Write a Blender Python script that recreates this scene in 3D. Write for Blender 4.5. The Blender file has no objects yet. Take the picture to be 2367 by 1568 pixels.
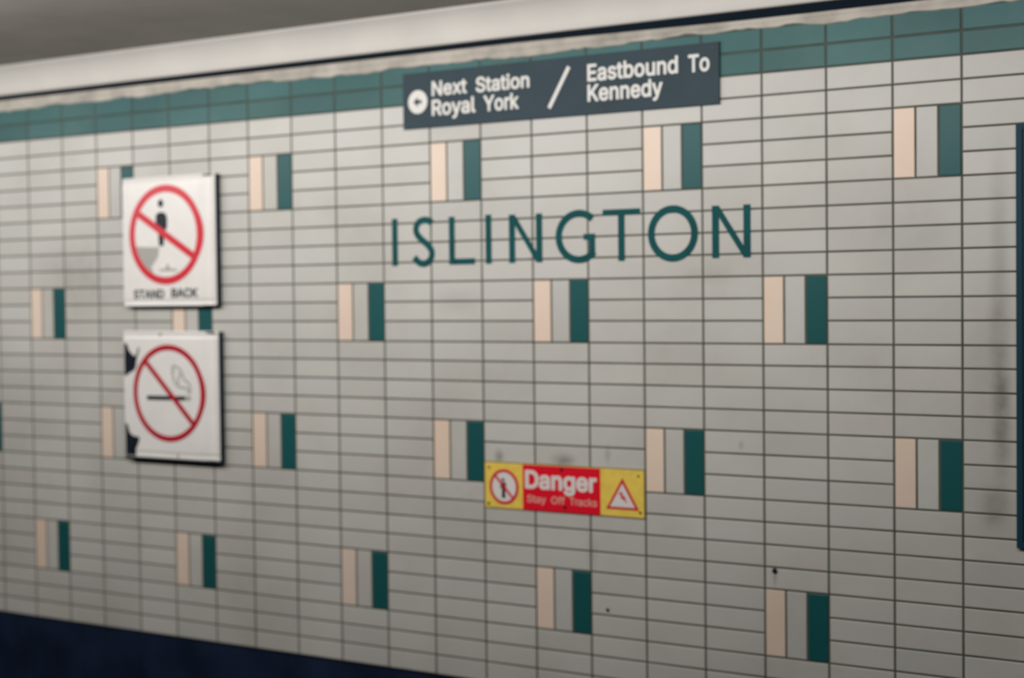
import bpy, bmesh, math, random, mathutils
import numpy as np
from mathutils import Vector, Matrix
random.seed(7)
sc = bpy.context.scene
col = sc.collection
Z0 = 3.7                       # height of the foot of the green tile band above the track bed

# ---------------------------------------------------------------- camera
cam_d = bpy.data.cameras.new('camera')
cam = bpy.data.objects.new('camera', cam_d); col.objects.link(cam); sc.camera = cam
yaw, pitch, roll = -0.5592876, -0.0274444, -0.0112891
F = Vector((math.sin(yaw)*math.cos(pitch), math.cos(yaw)*math.cos(pitch), math.sin(pitch)))
Rr = F.cross(Vector((0, 0, 1))).normalized(); U = Rr.cross(F)
R2 = Rr*math.cos(roll)+U*math.sin(roll); U2 = -Rr*math.sin(roll)+U*math.cos(roll)
M = Matrix((R2, U2, -F)).transposed().to_4x4()
M.translation = Vector((2.178234, -6.587293, -0.993112+Z0))
cam.matrix_world = M
cam_d.sensor_width = 36.0
cam_d.lens = 36.0*3607.2/2367.0
cam_d.clip_end = 200
cam_d.dof.use_dof = True
cam_d.dof.focus_distance = 5.45
cam_d.dof.aperture_fstop = 1.15

# ---------------------------------------------------------------- world, lights, exposure
w = bpy.data.worlds.new('world'); sc.world = w; w.use_nodes = True
w.node_tree.nodes['Background'].inputs[0].default_value = (0.5, 0.56, 0.6, 1)
w.node_tree.nodes['Background'].inputs[1].default_value = 0.035
sc.view_settings.view_transform = 'Standard'
sc.view_settings.look = 'None'
sc.view_settings.exposure = 0.0
sc.view_settings.gamma = 1.0
sc.view_settings.use_curve_mapping = False

def area(name, loc, aim, sx, sy, power, colr=(1.0, 0.972, 0.935)):
    d = bpy.data.lights.new(name, 'AREA'); d.shape = 'RECTANGLE'; d.size = sx; d.size_y = sy
    d.energy = power; d.color = colr
    o = bpy.data.objects.new(name, d); col.objects.link(o)
    o.location = (loc[0], loc[1], loc[2]+Z0)
    v = Vector((aim[0]-loc[0], aim[1]-loc[1], aim[2]-loc[2]))
    o.rotation_euler = v.to_track_quat('-Z', 'X').to_euler()
    d.size, d.size_y = sy, sx
    return o
# rows of fluorescent battens over the platform edge, opposite the tiled wall
for x, pw in ((-10.4, 7), (-8.0, 32), (-5.6, 37), (-3.2, 42), (-0.8, 40), (1.6, 19)):
    area('platform_light', (x, -2.6, 0.26), (x, 0.0, -0.55), 2.2, 0.22, pw)

# ---------------------------------------------------------------- helpers
def tag(o, label=None, cat=None, group=None, kind=None):
    if label: o['label'] = label
    if cat: o['category'] = cat
    if group: o['group'] = group
    if kind: o['kind'] = kind
    return o
def thing(name, loc, label, cat, group=None):
    o = bpy.data.objects.new(name, None); col.objects.link(o)
    o.empty_display_size = 0.1
    o.location = (loc[0], loc[1], loc[2]+Z0)
    return tag(o, label, cat, group)
def finish(name, bm, mats, parent=None, origin=None, smooth=False, label=None):
    """bm is in wall coordinates (x along the wall, y out of it, z from the band's foot)"""
    if parent is not None: org = parent.location.copy()
    elif origin is not None: org = Vector((origin[0], origin[1], origin[2]+Z0))
    else: org = Vector((0, 0, 0))
    bmesh.ops.recalc_face_normals(bm, faces=bm.faces)
    for v in bm.verts: v.co = v.co + Vector((0, 0, Z0)) - org
    me = bpy.data.meshes.new(name); bm.to_mesh(me); bm.free()
    for m in (mats if isinstance(mats, (list, tuple)) else [mats]): me.materials.append(m)
    for p in me.polygons: p.use_smooth = smooth
    o = bpy.data.objects.new(name, me); col.objects.link(o)
    if parent is not None: o.parent = parent
    else: o.location = org
    if label: o['label'] = label
    return o
def box(bm, x0, x1, y0, y1, z0, z1, bev=0.0, mi=0):
    vs = [bm.verts.new((x, y, z)) for x in (x0, x1) for y in (y0, y1) for z in (z0, z1)]
    fs = [(0, 1, 3, 2), (4, 6, 7, 5), (0, 4, 5, 1), (2, 3, 7, 6), (0, 2, 6, 4), (1, 5, 7, 3)]
    out = []
    for f in fs:
        fc = bm.faces.new([vs[i] for i in f]); fc.material_index = mi; out.append(fc)
    if bev > 0:
        es = list({e for f in out for e in f.edges})
        bmesh.ops.bevel(bm, geom=es, offset=bev, segments=3, profile=0.5, affect='EDGES')
def prism(bm, pts, yf, yb, mi=0):
    """outline in (x, z), front at yf, back at yb"""
    a = [bm.verts.new((p[0], yf, p[1])) for p in pts]
    b = [bm.verts.new((p[0], yb, p[1])) for p in pts]
    n = len(pts)
    f = bm.faces.new(a); f.material_index = mi
    f = bm.faces.new(b[::-1]); f.material_index = mi
    for i in range(n):
        f = bm.faces.new((a[i], a[(i+1) % n], b[(i+1) % n], b[i])); f.material_index = mi
def ribbon(bm, pts, wd, yf, yb, closed=False):
    n = len(pts); L = []; Rt = []
    for i, p in enumerate(pts):
        if closed: a = pts[(i-1) % n]; c = pts[(i+1) % n]
        else: a = pts[max(i-1, 0)]; c = pts[min(i+1, n-1)]
        d = Vector((c[0]-a[0], c[1]-a[1])).normalized()
        nx, nz = -d.y*wd/2, d.x*wd/2
        L.append((p[0]+nx, p[1]+nz)); Rt.append((p[0]-nx, p[1]-nz))
    def y(v, p): return v(p[0], p[1]) if callable(v) else v
    lf = [bm.verts.new((p[0], y(yf, p), p[1])) for p in L]; rf = [bm.verts.new((p[0], y(yf, p), p[1])) for p in Rt]
    lb = [bm.verts.new((p[0], y(yb, p), p[1])) for p in L]; rb = [bm.verts.new((p[0], y(yb, p), p[1])) for p in Rt]
    for i in range(n if closed else n-1):
        j = (i+1) % n
        bm.faces.new((lf[i], lf[j], rf[j], rf[i])); bm.faces.new((lb[i], rb[i], rb[j], lb[j]))
        bm.faces.new((lf[i], lb[i], lb[j], lf[j])); bm.faces.new((rf[i], rf[j], rb[j], rb[i]))
    if not closed:
        bm.faces.new((lf[0], rf[0], rb[0], lb[0])); bm.faces.new((lf[-1], lb[-1], rb[-1], rf[-1]))
def ell(cx, cz, rx, rz, a0=0, a1=360, n=64):
    closed = abs(a1-a0) >= 359.9
    m = n if closed else n+1
    return [(cx+rx*math.cos(math.radians(a0+(a1-a0)*i/n)), cz+rz*math.sin(math.radians(a0+(a1-a0)*i/n))) for i in range(m)]
def catmull(P, k=6):
    out = []
    for i in range(len(P)-1):
        p0 = P[max(i-1, 0)]; p1 = P[i]; p2 = P[i+1]; p3 = P[min(i+2, len(P)-1)]
        for s in range(k):
            t = s/k
            out.append(tuple(0.5*((2*p1[a])+(-p0[a]+p2[a])*t+(2*p0[a]-5*p1[a]+4*p2[a]-p3[a])*t*t+(-p0[a]+3*p1[a]-3*p2[a]+p3[a])*t**3) for a in (0, 1)))
    out.append(P[-1]); return out
def cyl(bm, cx, cz, r, y0, y1, n=20):
    prism(bm, ell(cx, cz, r, r, n=n), y0, y1)
def dome(bm, cx, cz, r, y0, h, n=16):
    rings = []
    for k in range(5):
        a = k/4*math.pi/2
        rings.append([bm.verts.new((cx+r*math.cos(a)*math.cos(2*math.pi*i/n), y0-h*math.sin(a), cz+r*math.cos(a)*math.sin(2*math.pi*i/n))) for i in range(n)] if k < 4 else [bm.verts.new((cx, y0-h, cz))])
    for k in range(4):
        for i in range(n):
            if k < 3: bm.faces.new((rings[k][i], rings[k][(i+1) % n], rings[k+1][(i+1) % n], rings[k+1][i]))
            else: bm.faces.new((rings[k][i], rings[k][(i+1) % n], rings[4][0]))
    bm.faces.new(rings[0][::-1])

# a plain sans serif that ships with Blender; falls back to the built-in one
SANS = None
try:
    import os
    SANS = bpy.data.fonts.load(os.path.join(bpy.utils.resource_path('LOCAL'), 'datafiles', 'fonts', 'Inter.woff2'))
except Exception:
    SANS = None
def outline(s, space=1.0):
    """the outline loops of a word, as a list of closed 2D polygons"""
    cu = bpy.data.curves.new('t', 'FONT'); cu.body = s; cu.size = 1; cu.resolution_u = 3; cu.space_character = space
    cu.fill_mode = 'NONE'
    if SANS: cu.font = SANS
    o = bpy.data.objects.new('t', cu); col.objects.link(o)
    bpy.context.view_layer.update()
    me = bpy.data.meshes.new_from_object(o.evaluated_get(bpy.context.evaluated_depsgraph_get()))
    bpy.data.objects.remove(o); bpy.data.curves.remove(cu)
    nb = {}
    for e in me.edges:
        a, b = e.vertices; nb.setdefault(a, []).append(b); nb.setdefault(b, []).append(a)
    loops = []; seen = set()
    for st in range(len(me.vertices)):
        if st in seen or st not in nb: continue
        lp = [st]; seen.add(st); cur = st
        while True:
            nx = [k for k in sorted(nb[cur], key=lambda q: (q != cur+1, q)) if k not in seen]
            if not nx: break
            cur = nx[0]; seen.add(cur); lp.append(cur)
        P = []
        for k in lp:
            c = me.vertices[k].co
            if not P or math.hypot(c.x-P[-1][0], c.y-P[-1][1]) > 1e-4: P.append((c.x, c.y))
        if len(P) > 2 and math.hypot(P[0][0]-P[-1][0], P[0][1]-P[-1][1]) < 1e-4: P.pop()
        if len(P) > 2: loops.append(P)
    bpy.data.meshes.remove(me)
    return loops
def word_mesh(s, weight, space):
    """solid, non-overlapping fill of a word, thickened by weight on every side"""
    loops = outline(s, space)
    V = []; E = []
    def loop(P):
        n0 = len(V); V.extend(Vector(p) for p in P); E.extend((n0+k, n0+(k+1) % len(P)) for k in range(len(P)))
    segs = []
    for P in loops:
        loop(P)
        for k in range(len(P)):
            a, b = P[k], P[(k+1) % len(P)]; segs.append((*a, *b))
            if weight > 0:
                L = math.hypot(b[0]-a[0], b[1]-a[1]); nx, ny = -(b[1]-a[1])/L*weight, (b[0]-a[0])/L*weight
                V_ = [(a[0]+nx, a[1]+ny), (b[0]+nx, b[1]+ny), (b[0]-nx, b[1]-ny), (a[0]-nx, a[1]-ny)]
                loop(V_)
                p = P[k-1]; d1 = Vector((a[0]-p[0], a[1]-p[1])).normalized(); d2 = Vector((b[0]-a[0], b[1]-a[1])).normalized()
                if d1.dot(d2) < 0.9:
                    loop([(a[0]+weight*math.cos(math.pi*q/6), a[1]+weight*math.sin(math.pi*q/6)) for q in range(12)])
    vo, eo, fo, _, _, _ = mathutils.geometry.delaunay_2d_cdt(V, E, [], 0, 1e-6)
    S = np.array(segs); co = np.array([(v[0], v[1]) for v in vo]); fa = np.array([list(f) for f in fo])
    C_ = co[fa].mean(1); x = C_[:, :1]; y = C_[:, 1:]
    x0, y0, x1, y1 = S.T
    up = (y0 <= y) & (y1 > y); dn = (y0 > y) & (y1 <= y)
    cr = (x1-x0)*(y-y0)-(x-x0)*(y1-y0)
    wn = (up & (cr > 0)).sum(1)-(dn & (cr < 0)).sum(1)
    dx, dy = x1-x0, y1-y0
    t_ = np.clip(((x-x0)*dx+(y-y0)*dy)/(dx*dx+dy*dy), 0, 1)
    dist = np.hypot(x-x0-t_*dx, y-y0-t_*dy).min(1)
    keep = (wn != 0) | (dist < weight)
    me = bpy.data.meshes.new('t')
    me.from_pydata([(p[0], p[1], 0) for p in co], [], [list(map(int, f)) for f, k in zip(fa, keep) if k])
    bmw = bmesh.new(); bmw.from_mesh(me)
    bmesh.ops.delete(bmw, geom=[v for v in bmw.verts if not v.link_faces], context='VERTS')
    bmesh.ops.delete(bmw, geom=[e for e in bmw.edges if not e.link_faces], context='EDGES')
    bmw.to_mesh(me); bmw.free()
    return me
def lettering(name, s, x0, x1, base, cap, y, mat, parent, weight=0.02, label=None, space=1.0, body=0.0012):
    me = word_mesh(s, weight, space)
    capu = max(p[1] for P in outline('H') for p in P)+weight
    xs = [v.co.x for v in me.vertices]; mn, mx = min(xs), max(xs)
    bm = bmesh.new(); bm.from_mesh(me); bpy.data.meshes.remove(me)
    bmesh.ops.remove_doubles(bm, verts=bm.verts, dist=1e-5)
    for v in bm.verts:
        v.co = Vector((x0+(v.co.x-mn)/(mx-mn)*(x1-x0), y, base+v.co.y/capu*cap))
    r = bmesh.ops.extrude_face_region(bm, geom=list(bm.faces))
    for v in [g for g in r['geom'] if isinstance(g, bmesh.types.BMVert)]: v.co.y += body
    return finish(name, bm, mat, parent, label=label)

# ---------------------------------------------------------------- materials
def mat(name, c, rough=0.5, spec=0.5, noise=0.0, nscale=8.0, metal=0.0, bump=0.0):
    m = bpy.data.materials.new(name); m.use_nodes = True
    nt = m.node_tree; b = nt.nodes['Principled BSDF']
    b.inputs['Base Color'].default_value = (*c, 1)
    b.inputs['Roughness'].default_value = rough
    b.inputs['Specular IOR Level'].default_value = spec
    b.inputs['Metallic'].default_value = metal
    tc = nt.nodes.new('ShaderNodeTexCoord')
    n = nt.nodes.new('ShaderNodeTexNoise'); n.inputs['Scale'].default_value = nscale; n.inputs['Detail'].default_value = 6
    nt.links.new(tc.outputs['Object'], n.inputs['Vector'])
    if noise > 0:
        mx = nt.nodes.new('ShaderNodeMix'); mx.data_type = 'RGBA'
        mr = nt.nodes.new('ShaderNodeMapRange'); mr.inputs[1].default_value = 0.35; mr.inputs[2].default_value = 0.7
        nt.links.new(n.outputs['Fac'], mr.inputs[0]); nt.links.new(mr.outputs[0], mx.inputs[0])
        mx.inputs[6].default_value = (*c, 1); mx.inputs[7].default_value = (*[v*(1-noise) for v in c], 1)
        nt.links.new(mx.outputs[2], b.inputs['Base Color'])
    if bump > 0:
        bp = nt.nodes.new('ShaderNodeBump'); bp.inputs['Strength'].default_value = bump; bp.inputs['Distance'].default_value = 0.01
        nt.links.new(n.outputs['Fac'], bp.inputs['Height']); nt.links.new(bp.outputs[0], b.inputs['Normal'])
    return m
def tile_mat(name, c, dirt, rough=0.42, amount=0.34, spots=()):
    """glazed tile: per-tile shade, soft grime and a few smudges and darker streaks with a place of their own"""
    m = bpy.data.materials.new(name); m.use_nodes = True
    nt = m.node_tree; N = nt.nodes; Lk = nt.links; b = N['Principled BSDF']
    b.inputs['Roughness'].default_value = rough; b.inputs['Specular IOR Level'].default_value = 0.30
    tc = N.new('ShaderNodeTexCoord')
    at = N.new('ShaderNodeAttribute'); at.attribute_name = 'tint'
    mul = N.new('ShaderNodeMix'); mul.data_type = 'RGBA'; mul.blend_type = 'MULTIPLY'; mul.inputs[0].default_value = 1
    mul.inputs[6].default_value = (*c, 1); Lk.new(at.outputs['Color'], mul.inputs[7])
    n1 = N.new('ShaderNodeTexNoise'); n1.inputs['Scale'].default_value = 1.5; n1.inputs['Detail'].default_value = 5
    n2 = N.new('ShaderNodeTexNoise'); n2.inputs['Scale'].default_value = 14; n2.inputs['Detail'].default_value = 4
    for n in (n1, n2): Lk.new(tc.outputs['Object'], n.inputs['Vector'])
    r1 = N.new('ShaderNodeMapRange'); r1.inputs[1].default_value = 0.42; r1.inputs[2].default_value = 0.72; r1.inputs[4].default_value = amount
    Lk.new(n1.outputs['Fac'], r1.inputs[0])
    r2 = N.new('ShaderNodeMapRange'); r2.inputs[1].default_value = 0.3; r2.inputs[2].default_value = 0.7; r2.inputs[3].default_value = 0.6; r2.inputs[4].default_value = 1.0
    Lk.new(n2.outputs['Fac'], r2.inputs[0])
    mm = N.new('ShaderNodeMath'); mm.operation = 'MULTIPLY'; Lk.new(r1.outputs[0], mm.inputs[0]); Lk.new(r2.outputs[0], mm.inputs[1])
    fac = None
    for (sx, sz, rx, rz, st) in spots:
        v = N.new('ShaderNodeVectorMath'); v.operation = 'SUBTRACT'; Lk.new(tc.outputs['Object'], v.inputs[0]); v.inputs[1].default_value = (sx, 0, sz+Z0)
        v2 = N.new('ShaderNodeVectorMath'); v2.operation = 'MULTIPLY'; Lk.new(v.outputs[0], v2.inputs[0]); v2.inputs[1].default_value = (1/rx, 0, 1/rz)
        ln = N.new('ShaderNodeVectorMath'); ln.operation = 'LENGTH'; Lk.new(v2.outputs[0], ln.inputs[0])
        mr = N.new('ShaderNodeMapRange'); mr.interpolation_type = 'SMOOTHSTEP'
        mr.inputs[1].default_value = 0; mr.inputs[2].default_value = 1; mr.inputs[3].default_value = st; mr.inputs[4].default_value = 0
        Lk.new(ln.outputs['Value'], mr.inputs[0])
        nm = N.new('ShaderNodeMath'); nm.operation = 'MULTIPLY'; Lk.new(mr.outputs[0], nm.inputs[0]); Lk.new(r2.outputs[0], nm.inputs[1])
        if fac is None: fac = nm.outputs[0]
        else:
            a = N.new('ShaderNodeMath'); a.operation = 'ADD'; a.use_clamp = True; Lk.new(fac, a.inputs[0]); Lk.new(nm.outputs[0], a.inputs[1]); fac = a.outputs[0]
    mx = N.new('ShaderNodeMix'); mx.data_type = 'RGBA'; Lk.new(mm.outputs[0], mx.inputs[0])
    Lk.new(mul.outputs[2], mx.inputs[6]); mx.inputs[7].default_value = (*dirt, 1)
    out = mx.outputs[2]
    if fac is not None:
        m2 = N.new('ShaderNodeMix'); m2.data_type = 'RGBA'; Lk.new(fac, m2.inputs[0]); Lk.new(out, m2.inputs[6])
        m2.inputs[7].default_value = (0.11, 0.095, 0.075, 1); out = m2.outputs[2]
    Lk.new(out, b.inputs['Base Color'])
    return m

spots = [(0.462, -1.55, 0.065, 0.40, 0.55), (0.452, -1.10, 0.065, 0.62, 0.38), (0.430, -1.90, 0.10, 0.14, 0.5),  # first five: darker upright streak just left of the board
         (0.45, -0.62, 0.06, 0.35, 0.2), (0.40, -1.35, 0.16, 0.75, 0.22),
         (-2.03, -1.795, 0.04, 0.05, 0.65), (-1.66, -1.80, 0.10, 0.05, 0.65), (-1.41, -1.76, 0.025, 0.07, 0.35),
         (-0.716, -1.687, 0.02, 0.03, 0.45), (-0.555, -2.285, 0.016, 0.06, 0.5), (-1.50, -2.25, 0.05, 0.14, 0.2),
         (-2.27, -1.02, 0.20, 0.10, 0.20), (-0.85, -0.90, 0.16, 0.08, 0.18), (0.0, -0.70, 0.45, 0.35, 0.14),
         (-5.0, -0.85, 0.55, 0.40, 0.22), (-2.1, -1.40, 0.7, 0.30, 0.07), (-5.4, -1.75, 0.6, 0.5, 0.10)]
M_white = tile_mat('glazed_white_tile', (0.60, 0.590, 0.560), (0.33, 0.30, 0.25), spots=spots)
M_peach = tile_mat('glazed_peach_tile', (0.86, 0.70, 0.585), (0.66, 0.42, 0.25), amount=0.3)
M_teal = tile_mat('glazed_teal_tile', (0.009, 0.098, 0.103), (0.006, 0.06, 0.07), amount=0.3, rough=0.42)
M_band = tile_mat('glazed_teal_band_tile', (0.020, 0.115, 0.118), (0.075, 0.19, 0.185), amount=0.55, rough=0.42)
M_grout = mat('grout', (0.115, 0.118, 0.095), 0.9, 0.2, 0.35, 5)
M_letter = mat('teal_letter_paint', (0.006, 0.088, 0.094), 0.6, 0.12, 0.25, 12)
M_mortar = mat('rough_mortar', (0.56, 0.52, 0.465), 0.9, 0.2, 0.38, 7, bump=0.6)
M_dark = mat('slot_shade', (0.006, 0.012, 0.020), 0.9, 0.1)  # near-black colour standing in for the shade inside the slot
M_fascia = mat('white_painted_fascia', (0.66, 0.635, 0.60), 0.55, 0.3, 0.08, 3)
M_ceil = mat('grey_ceiling_paint', (0.46, 0.44, 0.40), 0.85, 0.2, 0.15, 2.5)
M_base = mat('dark_concrete', (0.015, 0.027, 0.062), 0.95, 0.05, 0.5, 3, bump=0.3)
M_floor = mat('dark_ballast', (0.02, 0.02, 0.022), 0.95, 0.1, 0.5, 20, bump=0.5)
M_plat = mat('platform_terrazzo', (0.13, 0.125, 0.115), 0.6, 0.3, 0.2, 30)
M_room = mat('platform_wall_tile', (0.14, 0.135, 0.13), 0.6, 0.3, 0.1, 2)
M_slate = mat('slate_sign_enamel', (0.046, 0.072, 0.088), 0.6, 0.12, 0.1, 5)
M_signw = mat('white_sign_lettering', (0.78, 0.76, 0.73), 0.5, 0.3)
M_enam = mat('white_enamel', (0.87, 0.845, 0.82), 0.30, 0.5, 0.06, 6)
M_red = mat('red_enamel', (0.68, 0.028, 0.050), 0.35, 0.4)
M_dred = mat('dark_red_enamel', (0.47, 0.010, 0.028), 0.35, 0.4)
M_black = mat('black_enamel', (0.006, 0.014, 0.022), 0.5, 0.3)
M_greyp = mat('grey_picture_paint', (0.42, 0.41, 0.38), 0.5, 0.3)
M_smoke = mat('pale_grey_line_paint', (0.33, 0.34, 0.30), 0.5, 0.3)
M_rust = mat('chipped_dark_steel', (0.006, 0.012, 0.022), 0.7, 0.2, 0.3, 40)
M_house = mat('dark_sign_housing', (0.010, 0.022, 0.034), 0.55, 0.3)
M_yel = mat('yellow_sign_enamel', (0.95, 0.68, 0.12), 0.45, 0.4, 0.12, 25)
M_dang = mat('danger_red_enamel', (0.82, 0.004, 0.024), 0.5, 0.25)
M_pink = mat('faded_white_lettering', (0.75, 0.42, 0.36), 0.5, 0.3)
M_screw = mat('dull_screw_metal', (0.10, 0.08, 0.075), 0.5, 0.4, metal=0.4)
M_panel = mat('dark_teal_board', (0.010, 0.050, 0.082), 0.55, 0.2, 0.2, 2)

# ---------------------------------------------------------------- the tiled wall
H = 0.1016; W = 0.3033
meas = [-5.732, -5.4435, -5.1404, -4.8489, -4.548, -4.2557, -3.9481, -3.6584, -3.3476, -3.0451, -2.7341, -2.4297, -2.1194, -1.8194, -1.5074, -1.2074, -0.9009, -0.6037, -0.2992, 0.0, 0.2973]
C0, C1 = -33, 16
def cx(c):
    if c < -19: return meas[0]+(c+19)*W
    if c > 1: return meas[-1]+(c-1)*W
    return meas[c+19]
rowz = {r: -r*H for r in range(-2, 30)}
for r, z in {2: -0.2024, 5: -0.5067, 9: -0.9147, 12: -1.2225, 16: -1.6235, 19: -1.9306, 23: -2.3347, 26: -2.6432}.items(): rowz[r] = z
GV, GH = 0.0048, 0.0042          # half grout widths
bm = bmesh.new(); tint = bm.loops.layers.color.new('tint')
def tile(x0, x1, z0, z1, mi, shade):
    x0 += GV; x1 -= GV; z0 += GH; z1 -= GH; b = 0.0025
    y1 = 0.004; tl = random.uniform(-0.0005, 0.0005)
    o = [(x0, z0), (x1, z0), (x1, z1), (x0, z1)]
    i = [(x0+b, z0+b), (x1-b, z0+b), (x1-b, z1-b), (x0+b, z1-b)]
    vo = [bm.verts.new((p[0], y1, p[1])) for p in o]
    vm = [bm.verts.new((p[0], b*0.6, p[1])) for p in o]
    vi = [bm.verts.new((p[0], tl*(1 if k in (1, 2) else -1), p[1])) for k, p in enumerate(i)]
    fs = [bm.faces.new(vi)]
    for k in range(4):
        j = (k+1) % 4
        fs.append(bm.faces.new((vm[k], vm[j], vi[j], vi[k]))); fs.append(bm.faces.new((vo[k], vo[j], vm[j], vm[k])))
    for f in fs:
        f.material_index = mi
        for l in f.loops: l[tint] = (*shade, 1)
def shade(a=0.020, wm=0.003):
    s = 1-random.uniform(0, a*2); q = random.uniform(-wm, wm)
    return (s+q, s, s-q*1.5)
blocks = {}
for c in range(C0, C1):
    for (r0, off) in ((2, 0), (9, 2), (16, 0), (23, 2)):
        if (c-off) % 4 == 0: blocks[(c, r0)] = 1
skip = {(c, r0+k) for (c, r0) in blocks for k in range(3)}
for c in range(C0, C1):
    for r in range(-2, 29):
        if (c, r) in skip: continue
        if r < 0: tile(cx(c), cx(c+1), rowz[r+1], rowz[r], 3, shade(0.05, 0.01))
        else: tile(cx(c), cx(c+1), rowz[r+1], rowz[r], 0, shade())
for (c, r0) in blocks:
    a, b_ = cx(c), cx(c+1); d = (b_-a)/3
    for k, mi in enumerate((1, 0, 2)):
        tile(a+k*d, a+(k+1)*d, rowz[r0+3], rowz[r0], mi, shade(0.02, 0.005))
# grout bed and the wall behind it
box(bm, cx(C0), cx(C1), 0.0035, 0.30, -29*H, 2*H+0.02, mi=4)
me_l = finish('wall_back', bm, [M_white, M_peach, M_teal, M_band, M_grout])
tag(me_l, kind='structure', label='pale glazed tile wall with teal band and scattered peach and teal upright tiles')
XL, XR = cx(C0), cx(C1)

# dark concrete foot of the wall, down to the track
bm = bmesh.new(); box(bm, XL, XR, 0.012, 0.30, -Z0, -29*H-0.001)
tag(finish('baseboard_back', bm, M_base), kind='structure', label='dark concrete foot of the wall below the tiles')

# rough mortar strip over the band, its lower edge ragged
bm = bmesh.new(); n = 420; prev = None
def rag(x): return 0.193 + 0.010*math.sin(x*3.1+1)*math.sin(x*1.3) + 0.006*math.sin(x*17.3)*math.sin(x*5.1) + random.uniform(-0.004, 0.004)
for i in range(n+1):
    x = XL+(XR-XL)*i/n; z = rag(x); tp = 0.258-0.014*max(0.0, min(1.0, (x+1.9)/1.2))
    ring = [bm.verts.new(p) for p in ((x, 0.0, z), (x, -0.008, z+0.004), (x, -0.010, z+0.018), (x, -0.005, 0.220), (x, -0.010, 0.228), (x, -0.012, tp-0.006), (x, -0.006, tp), (x, 0.003, tp), (x, 0.003, z))]
    if prev:
        for k in range(len(ring)):
            bm.faces.new((prev[k], prev[(k+1) % len(ring)], ring[(k+1) % len(ring)], ring[k]))
    else: bm.faces.new(ring)
    prev = ring
bm.faces.new(prev[::-1])
tag(finish('trim_1', bm, M_mortar), kind='structure', label='rough beige mortar strip above the teal tile band')
# near-black box filling the slot, its shade given as colour
bm = bmesh.new(); box(bm, XL, XR, 0.004, 0.30, 0.235, 0.2865)
tag(finish('trim_2', bm, M_dark), kind='structure', label='dark strip painted as the shade of the slot between the mortar strip and the white fascia')
# white fascia, coved outwards towards the ceiling
bm = bmesh.new()
prof = [(0.13, 0.292), (-0.012, 0.2868), (-0.020, 0.289), (-0.023, 0.296), (-0.025, 0.325), (-0.031, 0.355), (-0.042, 0.385), (-0.058, 0.412), (-0.078, 0.434), (-0.098, 0.446), (-0.100, 0.450), (-0.100, 0.475), (0.13, 0.475)]
for i in range(len(prof)):
    a, b_ = prof[i], prof[(i+1) % len(prof)]
    bm.faces.new([bm.verts.new(p) for p in ((XL, a[0], a[1]), (XR, a[0], a[1]), (XR, b_[0], b_[1]), (XL, b_[0], b_[1]))])
bmesh.ops.remove_doubles(bm, verts=bm.verts, dist=1e-5)
o = finish('trim_3', bm, M_fascia, smooth=True); tag(o, kind='structure', label='white curved fascia under the ceiling')
# small brackets bridging the slot
# ---------------------------------------------------------------- ceiling, floor, platform, far walls
bm = bmesh.new(); box(bm, XL, XR, -11.0, -0.124, 0.452, 0.60); box(bm, XL, XR, -0.124, 0.30, 0.476, 0.60)
tag(finish('ceiling', bm, M_ceil), kind='structure')
bm = bmesh.new(); box(bm, XL, XR, -3.4, 0.30, -Z0-0.2, -Z0)
tag(finish('floor_track', bm, M_floor), kind='structure')
bm = bmesh.new(); box(bm, XL, XR, -11.0, -3.4, -Z0-0.2, -2.6)
tag(finish('floor_platform', bm, M_plat), kind='structure')
bm = bmesh.new(); box(bm, XL, XR, -11.3, -11.0, -Z0, 0.6)
tag(finish('wall_front', bm, M_room), kind='structure')

# ---------------------------------------------------------------- station name letters
yf, yb = -0.0022, -0.0006
t = thing('station_name', (-1.66, 0, -0.83), 'large teal capital letters spelling ISLINGTON across the pale tiles', 'lettering')
SW = 0.035
def stem(bm, x, z0, z1, w=SW): prism(bm, [(x-w/2, z0), (x+w/2, z0), (x+w/2, z1), (x-w/2, z1)], yf, yb)
def glyph(fn, lab):
    bm = bmesh.new(); fn(bm); finish('letter', bm, M_letter, t, label=lab)
def gI(x): return lambda bm: stem(bm, x, -0.829, -0.583)
def gL(bm): stem(bm, -2.299, -0.829, -0.585); prism(bm, [(-2.285, -0.829), (-2.160, -0.829), (-2.160, -0.799), (-2.285, -0.799)], yf, yb)
def gN(xl, xr, zb, zt):
    def f(bm):
        stem(bm, xl+SW/2, zb, zt); stem(bm, xr-SW/2, zb, zt)
        prism(bm, [(xl, zt), (xl+0.034, zt), (xr, zb), (xr-0.034, zb)], yf-0.0003, yb)
    return f
def gS(bm):
    P = [(-2.420, -0.613), (-2.440, -0.601), (-2.470, -0.596), (-2.503, -0.606), (-2.522, -0.635), (-2.515, -0.668), (-2.485, -0.698), (-2.450, -0.724), (-2.425, -0.757), (-2.429, -0.793), (-2.455, -0.816), (-2.487, -0.820), (-2.514, -0.808), (-2.534, -0.786)]
    ribbon(bm, catmull(P), SW, yf, yb)
def gG(bm):
    ribbon(bm, ell(-1.556, -0.708, 0.113, 0.112, 48, 318, 48), SW, yf, yb)
    prism(bm, [(-1.4995, -0.808), (-1.4665, -0.790), (-1.4665, -0.725), (-1.4995, -0.725)], yf-0.0003, yb); prism(bm, [(-1.530, -0.7249), (-1.4665, -0.7249), (-1.4665, -0.696), (-1.530, -0.696)], yf-0.0003, yb)
def gT(bm): stem(bm, -1.3235, -0.831, -0.587); prism(bm, [(-1.424, -0.613), (-1.222, -0.613), (-1.222, -0.584), (-1.424, -0.584)], yf-0.0003, yb)
def gO(bm): ribbon(bm, ell(-1.0525, -0.709, 0.112, 0.1145, n=64), SW, yf, yb, closed=True)
glyph(gI(-2.658), 'teal letter I that starts the name')
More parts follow.
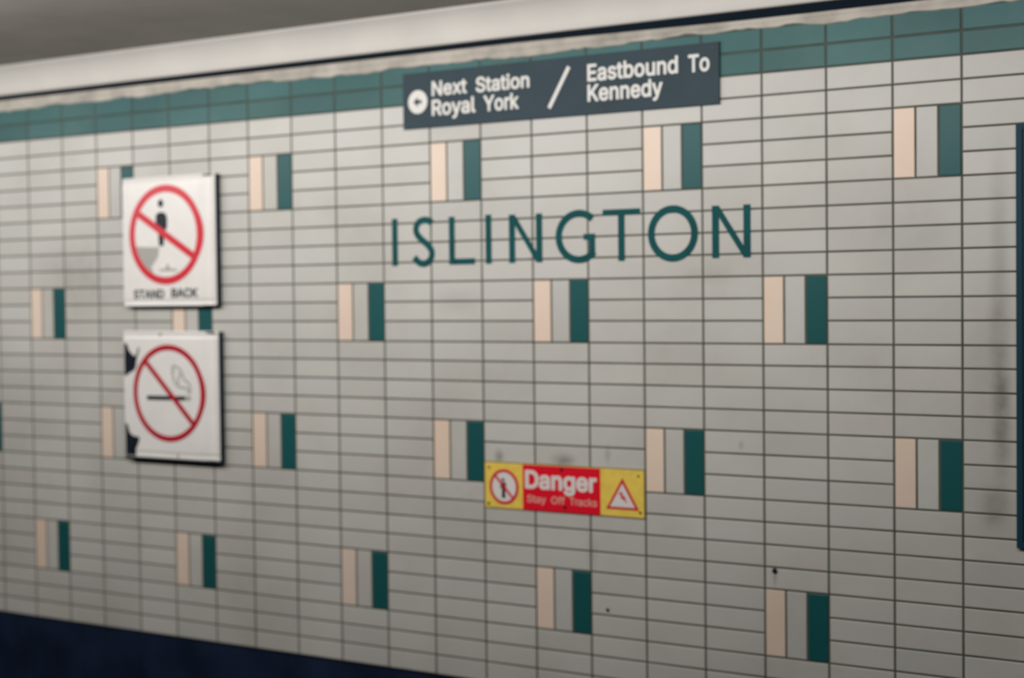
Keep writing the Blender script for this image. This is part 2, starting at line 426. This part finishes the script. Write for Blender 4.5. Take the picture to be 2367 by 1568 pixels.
glyph(gS, 'teal letter S'); glyph(gL, 'teal letter L'); glyph(gI(-2.077), 'second teal letter I, between L and N')
glyph(gN(-1.955, -1.763, -0.828, -0.588), 'teal letter N before the G'); glyph(gG, 'teal letter G'); glyph(gT, 'teal letter T'); glyph(gO, 'round teal letter O')
glyph(gN(-0.852, -0.661, -0.829, -0.588), 'teal letter N that ends the name')

# ---------------------------------------------------------------- direction sign
t = thing('direction_sign', (-1.696, 0, -0.125), 'long slate grey direction sign with white lettering, a slanting bar and an arrow disc', 'sign')
bm = bmesh.new(); box(bm, -2.586, -0.806, -0.012, 0.0, -0.126, 0.160, bev=0.0015)
finish('panel', bm, M_slate, t)
Y = -0.0130
for s, x0, x1, b_, c in (('Next', -2.404, -2.189, 0.036, 0.073), ('Station', -2.135, -1.820, 0.034, 0.073),
                         ('Royal', -2.405, -2.138, -0.064, 0.078), ('York', -2.090, -1.883, -0.065, 0.077),
                         ('Eastbound', -1.494, -1.013, 0.036, 0.079), ('To', -0.961, -0.853, 0.033, 0.079), ('Kennedy', -1.494, -1.093, -0.061, 0.079)):
    lettering('lettering', s, x0, x1, b_, c, Y, M_signw, t, 0.022)
bm = bmesh.new(); ribbon(bm, [(-1.709, -0.078), (-1.596, 0.113)], 0.020, Y, Y+0.0012); finish('slash', bm, M_signw, t, label='white slanting bar')
bm = bmesh.new(); cyl(bm, -2.4925, 0.0105, 0.060, Y, Y+0.0012, 48); d = finish('emblem', bm, M_signw, t, label='white disc with an arrow')
bm = bmesh.new()
prism(bm, [(-2.519, 0.0105), (-2.492, 0.036), (-2.492, 0.019), (-2.468, 0.019), (-2.468, 0.002), (-2.492, 0.002), (-2.492, -0.015)], Y-0.0006, Y+0.0002)
a = finish('arrow', bm, M_slate, None, origin=(-1.696, 0, -0.125)); a.parent = d; a.location = (0, 0, 0); a['label'] = 'dark arrow pointing left'
for (x, z) in ((-1.989, -0.109), (-1.416, -0.110), (-0.838, -0.106), (-0.835, 0.136), (-1.400, 0.148), (-1.989, 0.148), (-2.568, 0.144), (-2.572, -0.112)):
    bm = bmesh.new(); dome(bm, x, z, 0.007, -0.012, 0.003); finish('screw', bm, M_screw, t, smooth=True)

# ---------------------------------------------------------------- the two enamel box signs
def sstep(a, b, x):
    t_ = max(0, min(1, (x-a)/(b-a))); return t_*t_*(3-2*t_)
def housing(bm, xl, xr, zb, zt):
    y0, wd = -0.040, 0.007
    box(bm, xl+0.004, xl+0.004+wd, y0, 0.0, zb, zt-0.004); box(bm, xr-wd, xr, y0, 0.0, zb, zt-0.004)
    box(bm, xl+0.004+wd, xr-wd, y0, 0.0, zb, zb+wd); box(bm, xl+0.004+wd, xr-wd, y0, 0.0, zt-0.004-wd, zt-0.004)
    box(bm, xl+0.004+wd, xr-wd, -0.02, 0.0, zb+wd, zt-0.004-wd)
def enamel(xl, xr, zb, zt, yfr=-0.050):
    def surf(x, z):
        dr = xr-x; dl = x-xl; dt = min(zt-z, z-zb)
        y = yfr
        y += 0.020*(sstep(0.135, 0.055, dr))*sstep(0.004, 0.050, dr)      # dished right border
        y += 0.004*(sstep(0.050, 0.030, dl))*sstep(0.006, 0.026, dl)
        y += 0.004*(sstep(0.045, 0.028, dt))*sstep(0.006, 0.024, dt)
        e = min(dr, dl, dt); y += 0.006*(1-sstep(0.0, 0.006, e))          # rolled edge
        return y
    return surf
def face_sheet(xl, xr, zb, zt, surf, t):
    def cuts(a, b):
        L = b-a; s = {0, 0.002, 0.004, 0.006, 0.010, 0.015, 0.020, 0.025, 0.030, 0.035, 0.040, 0.045, 0.05, 0.06, 0.07, 0.08, 0.09, 0.10, 0.11, 0.12, 0.13}
        v = sorted({round(a+k, 5) for k in s} | {round(b-k, 5) for k in s} | {round(a+L*k/10, 5) for k in range(3, 8)})
        return v
    xs, zs = cuts(xl, xr), cuts(zb, zt)
    R = 0.014
    def rnd(x, z):
        # pull the grid corners in to a small radius
        cx_ = min(max(x, xl+R), xr-R); cz_ = min(max(z, zb+R), zt-R)
        dx, dz = x-cx_, z-cz_
        if dx != 0 and dz != 0:
            m_ = max(abs(dx), abs(dz)); l = math.hypot(dx, dz); return cx_+dx*m_/l, cz_+dz*m_/l
        return x, z
    bm = bmesh.new(); g = []
    for x in xs:
        g.append([bm.verts.new((rnd(x, z)[0], surf(x, z), rnd(x, z)[1])) for z in zs])
    for i in range(len(xs)-1):
        for j in range(len(zs)-1):
            bm.faces.new((g[i][j], g[i+1][j], g[i+1][j+1], g[i][j+1]))
    be = [e for e in bm.edges if e.is_boundary]
    r = bmesh.ops.extrude_edge_only(bm, edges=be)
    for v in [q for q in r['geom'] if isinstance(q, bmesh.types.BMVert)]: v.co.y += 0.004
    return finish('enamel_face', bm, M_enam, t, smooth=True)
def fillpoly(name, pts, surf, lift, m, t, label=None):
    """filled outline that lies on the sign's face: cut into strips so it follows the face"""
    bm = bmesh.new(); vs = [bm.verts.new((p[0], 0, p[1])) for p in pts]; bm.faces.new(vs)
    x0 = min(p[0] for p in pts); x1 = max(p[0] for p in pts); k = x0+0.01
    while k < x1:
        bmesh.ops.bisect_plane(bm, geom=list(bm.verts)+list(bm.edges)+list(bm.faces), plane_co=(k, 0, 0), plane_no=(1, 0, 0)); k += 0.01
    z0 = min(p[1] for p in pts); z1 = max(p[1] for p in pts); k = z0+0.01
    while k < z1:
        bmesh.ops.bisect_plane(bm, geom=list(bm.verts)+list(bm.edges)+list(bm.faces), plane_co=(0, 0, k), plane_no=(0, 0, 1)); k += 0.01
    bmesh.ops.triangulate(bm, faces=list(bm.faces))
    for v in bm.verts: v.co.y = surf(v.co.x, v.co.z)-lift
    r = bmesh.ops.extrude_face_region(bm, geom=list(bm.faces))
    for v in [q for q in r['geom'] if isinstance(q, bmesh.types.BMVert)]: v.co.y += lift*0.8
    return finish(name, bm, m, t, label=label)
def on(surf, lift): return (lambda x, z: surf(x, z)-lift)
def line(a, b, n): return [(a[0]+(b[0]-a[0])*i/n, a[1]+(b[1]-a[1])*i/n) for i in range(n+1)]
def ban(name, cx_, cz_, r, wd, p0, p1, swd, surf, m, t, label):
    bm = bmesh.new()
    for k in range(3):
        ribbon(bm, ell(cx_, cz_, r-wd*(k+0.5)/3, r-wd*(k+0.5)/3, n=120), wd/3, on(surf, 0.0016), on(surf, 0.0002), closed=True)
    ribbon(bm, line(p0, p1, 40), swd, on(surf, 0.0019), on(surf, 0.0002))
    return finish(name, bm, m, t, label=label)

# STAND BACK
xl, xr, zb, zt = -4.592, -3.869, -1.029, -0.283
t = thing('stand_back_sign', (-4.23, 0, -1.029), 'white sign reading STAND BACK under a red crossed circle with a standing figure', 'sign')
s = enamel(xl, xr, zb, zt)
bm = bmesh.new(); housing(bm, xl, xr+0.001, zb-0.001, zt); finish('housing', bm, M_house, t, label='dark box behind the white face')
face_sheet(xl, xr, zb, zt, s, t)
f_ = [(-4.500, -0.681), (-4.296, -0.690), (-4.309, -0.746), (-4.362, -0.800), (-4.345, -0.850), (-4.380, -0.838), (-4.430, -0.790), (-4.475, -0.725)]
pic = fillpoly('picture', f_, s, 0.0010, M_greyp, t, 'grey platform edge in the picture')
fillpoly('picture', [(-4.300, -0.828), (-4.160, -0.828), (-4.165, -0.816), (-4.215, -0.812), (-4.236, -0.780), (-4.250, -0.812), (-4.296, -0.816)], s, 0.0010, M_greyp, t, 'grey track in the picture')
bm = bmesh.new(); prism(bm, ell(-4.281, -0.4385, 0.021, 0.023, n=24), -0.0512, -0.0502)
prism(bm, [(-4.300, -0.489), (-4.262, -0.489), (-4.240, -0.502), (-4.232, -0.525), (-4.233, -0.575), (-4.244, -0.592), (-4.256, -0.592), (-4.262, -0.68), (-4.279, -0.684), (-4.298, -0.68), (-4.304, -0.592), (-4.316, -0.575), (-4.322, -0.545), (-4.320, -0.505)], -0.0512, -0.0502)
finish('figure', bm, M_black, t, label='black standing figure')
ban('crossed_circle', -4.2475, -0.618, 0.286, 0.043, (-4.470, -0.487), (-4.022, -0.752), 0.042, s, M_red, t, 'red ring with a slanting bar')
lettering('lettering', 'STAND', -4.508, -4.264, -0.982, 0.050, -0.0512, M_black, t, 0.025, 'black word STAND')
lettering('lettering', 'BACK', -4.208, -4.005, -0.977, 0.050, -0.0512, M_black, t, 0.025, 'black word BACK')

# NO SMOKING
xl, xr, zb, zt = -4.604, -3.862, -1.908, -1.171
t = thing('no_smoking_sign', (-4.23, 0, -1.908), 'white sign with a red crossed cigarette and dark chips along its left edge', 'sign')
s = enamel(xl, xr, zb, zt)
bm = bmesh.new(); housing(bm, xl, xr+0.002, zb-0.008, zt); finish('housing', bm, M_house, t, label='dark box behind the white face')
face_sheet(xl, xr, zb, zt, s, t)
e_ = xl+0.001
fillpoly('chip', catmull([(e_, -1.238), (-4.575, -1.248), (-4.553, -1.285), (-4.530, -1.305), (-4.508, -1.318), (-4.494, -1.300), (-4.478, -1.268), (-4.470, -1.272), (-4.484, -1.310), (-4.495, -1.345), (-4.503, -1.385), (-4.530, -1.408), (-4.560, -1.418), (-4.580, -1.432), (e_, -1.428)], 3), s, 0.0012, M_rust, t, 'dark chip in the enamel, upper left edge')
fillpoly('chip', catmull([(e_, -1.712), (-4.583, -1.716), (-4.570, -1.748), (-4.548, -1.775), (-4.515, -1.786), (-4.484, -1.790), (-4.487, -1.818), (-4.508, -1.855), (-4.515, -1.885), (-4.512, zb+0.002), (-4.560, zb+0.002), (e_, zb+0.003)], 3), s, 0.0012, M_rust, t, 'dark chip in the enamel, lower left corner')
bm = bmesh.new(); prism(bm, [(-4.415, -1.570), (-4.112, -1.567), (-4.112, -1.543), (-4.415, -1.545)], -0.0514, -0.0502); finish('cigarette', bm, M_black, t, label='black cigarette')
bm = bmesh.new(); prism(bm, [(-4.104, -1.566), (-4.074, -1.565), (-4.074, -1.543), (-4.104, -1.543)], -0.0514, -0.0502); finish('cigarette_tip', bm, M_smoke, t)
bm = bmesh.new()
ribbon(bm, catmull([(-4.076, -1.528), (-4.075, -1.490), (-4.090, -1.465), (-4.118, -1.448), (-4.132, -1.420), (-4.148, -1.392), (-4.180, -1.375), (-4.205, -1.372), (-4.215, -1.395)]), 0.009, -0.0514, -0.0502)
ribbon(bm, catmull([(-4.092, -1.528), (-4.093, -1.500), (-4.130, -1.495), (-4.165, -1.488), (-4.190, -1.468), (-4.205, -1.440), (-4.212, -1.410), (-4.195, -1.392)]), 0.009, -0.0514, -0.0502)
ribbon(bm, catmull([(-4.160, -1.478), (-4.170, -1.450), (-4.150, -1.425), (-4.160, -1.405)]), 0.008, -0.0514, -0.0502)
finish('smoke', bm, M_smoke, t, label='grey curl of smoke')
ban('crossed_circle', -4.2435, -1.5285, 0.280, 0.033, (-4.438, -1.333), (-4.040, -1.714), 0.031, s, M_dred, t, 'dark red ring with a slanting bar')
bm = bmesh.new(); dome(bm, -4.305, -1.190, 0.009, -0.047, 0.004); finish('screw', bm, M_screw, t, smooth=True)
bm = bmesh.new(); dome(bm, -4.180, -1.888, 0.008, -0.047, 0.004); finish('screw', bm, M_screw, t, smooth=True)

# ---------------------------------------------------------------- DANGER sign
t = thing('danger_sign', (-1.66, 0, -2.055), 'small yellow and red sign reading Danger, screwed low on the tiles', 'sign')
bm = bmesh.new(); box(bm, -2.110, -1.212, -0.008, 0.0, -2.055, -1.828, bev=0.0012); finish('panel', bm, M_yel, t, label='yellow panel')
bm = bmesh.new(); box(bm, -1.886, -1.447, -0.0092, -0.0070, -2.0535, -1.8295); finish('red_field', bm, M_dang, t, label='red middle field')
lettering('lettering', 'Danger', -1.872, -1.466, -1.943, 0.088, -0.0102, M_signw, t, 0.030, 'white word Danger')
lettering('lettering', 'Stay', -1.862, -1.752, -2.015, 0.036, -0.0100, M_pink, t, 0.012, 'faded word Stay')
lettering('lettering', 'Off', -1.722, -1.645, -2.015, 0.036, -0.0100, M_pink, t, 0.012, 'faded word Off')
lettering('lettering', 'Tracks', -1.618, -1.466, -2.015, 0.036, -0.0100, M_pink, t, 0.012, 'faded word Tracks')
bm = bmesh.new(); cyl(bm, -1.9965, -1.947, 0.076, -0.0088, -0.0070, 48); finish('disc', bm, M_signw, t, label='white disc')
bm = bmesh.new(); prism(bm, ell(-2.002, -1.912, 0.008, 0.009, n=16), -0.0096, -0.0085)
prism(bm, [(-2.018, -1.924), (-1.986, -1.924), (-1.984, -1.952), (-1.990, -1.960), (-1.990, -1.992), (-1.986, -2.003), (-2.010, -2.003), (-2.008, -1.960), (-2.018, -1.952)], -0.0096, -0.0085); finish('figure', bm, M_black, t, label='small black figure')
bm = bmesh.new(); ribbon(bm, ell(-1.9965, -1.947, 0.078, 0.081, n=64), 0.015, -0.0100, -0.0080, closed=True)
ribbon(bm, [(-2.050, -1.890), (-1.943, -2.004)], 0.013, -0.0102, -0.0080); finish('crossed_circle', bm, M_red, t, label='small red ring with a slanting bar')
bm = bmesh.new(); prism(bm, [(-1.327, -1.868), (-1.416, -2.020), (-1.238, -2.020)], -0.0092, -0.0070); finish('warning_triangle', bm, M_red, t, label='red triangle')
bm = bmesh.new(); prism(bm, [(-1.327, -1.895), (-1.394, -2.008), (-1.260, -2.008)], -0.0100, -0.0085); finish('triangle_field', bm, M_signw, t, label='white inner triangle')
bm = bmesh.new(); prism(bm, [(-1.352, -1.944), (-1.330, -1.934), (-1.322, -1.954), (-1.306, -1.962), (-1.312, -1.966), (-1.300, -1.990), (-1.330, -1.966), (-1.338, -1.962), (-1.333, -1.950)], -0.0106, -0.0095); finish('warning_figure', bm, M_red, t, label='red figure inside the triangle')
for (x, z, r) in ((-2.085, -1.853, 0.006), (-1.241, -1.856, 0.006), (-1.232, -2.030, 0.007), (-2.090, -2.036, 0.008), (-1.662, -1.846, 0.010), (-1.645, -2.030, 0.010)):
    bm = bmesh.new(); dome(bm, x, z, r, -0.008, 0.004); finish('screw', bm, M_rust, t, smooth=True)

# ---------------------------------------------------------------- tall board at the right edge
t = thing('wall_board', (0.98, 0, -2.062), 'tall dark teal board fixed to the tiles at the right edge', 'board')
bm = bmesh.new(); box(bm, 0.535, 1.425, -0.012, 0.0, -2.05, -0.318); finish('panel', bm, M_panel, t)
for b_ in ((0.524, 0.549, -2.062, -0.306), (1.411, 1.436, -2.062, -0.306), (0.549, 1.411, -2.062, -2.037), (0.549, 1.411, -0.331, -0.306)):
    bm = bmesh.new(); box(bm, b_[0], b_[1], -0.018, 0.0, b_[2], b_[3], bev=0.001); finish('frame', bm, M_panel, t)

# ---------------------------------------------------------------- small fixings left in the tiles
def plug(x, z, r, lab, drip):
    bm = bmesh.new(); cyl(bm, x, z, r, -0.004, 0.0, 16); dome(bm, x, z, r*0.7, -0.004, 0.003)
    o = finish('wall_plug', bm, M_rust, None, origin=(x, 0, z)); tag(o, lab, 'plug')
plug(-0.555, -2.250, 0.012, 'small dark plug in the pale tile above the lowest right peach and teal tiles', 1)
plug(-1.417, -2.512, 0.008, 'faint dark plug in the pale tiles right of the low middle teal tile', 0)
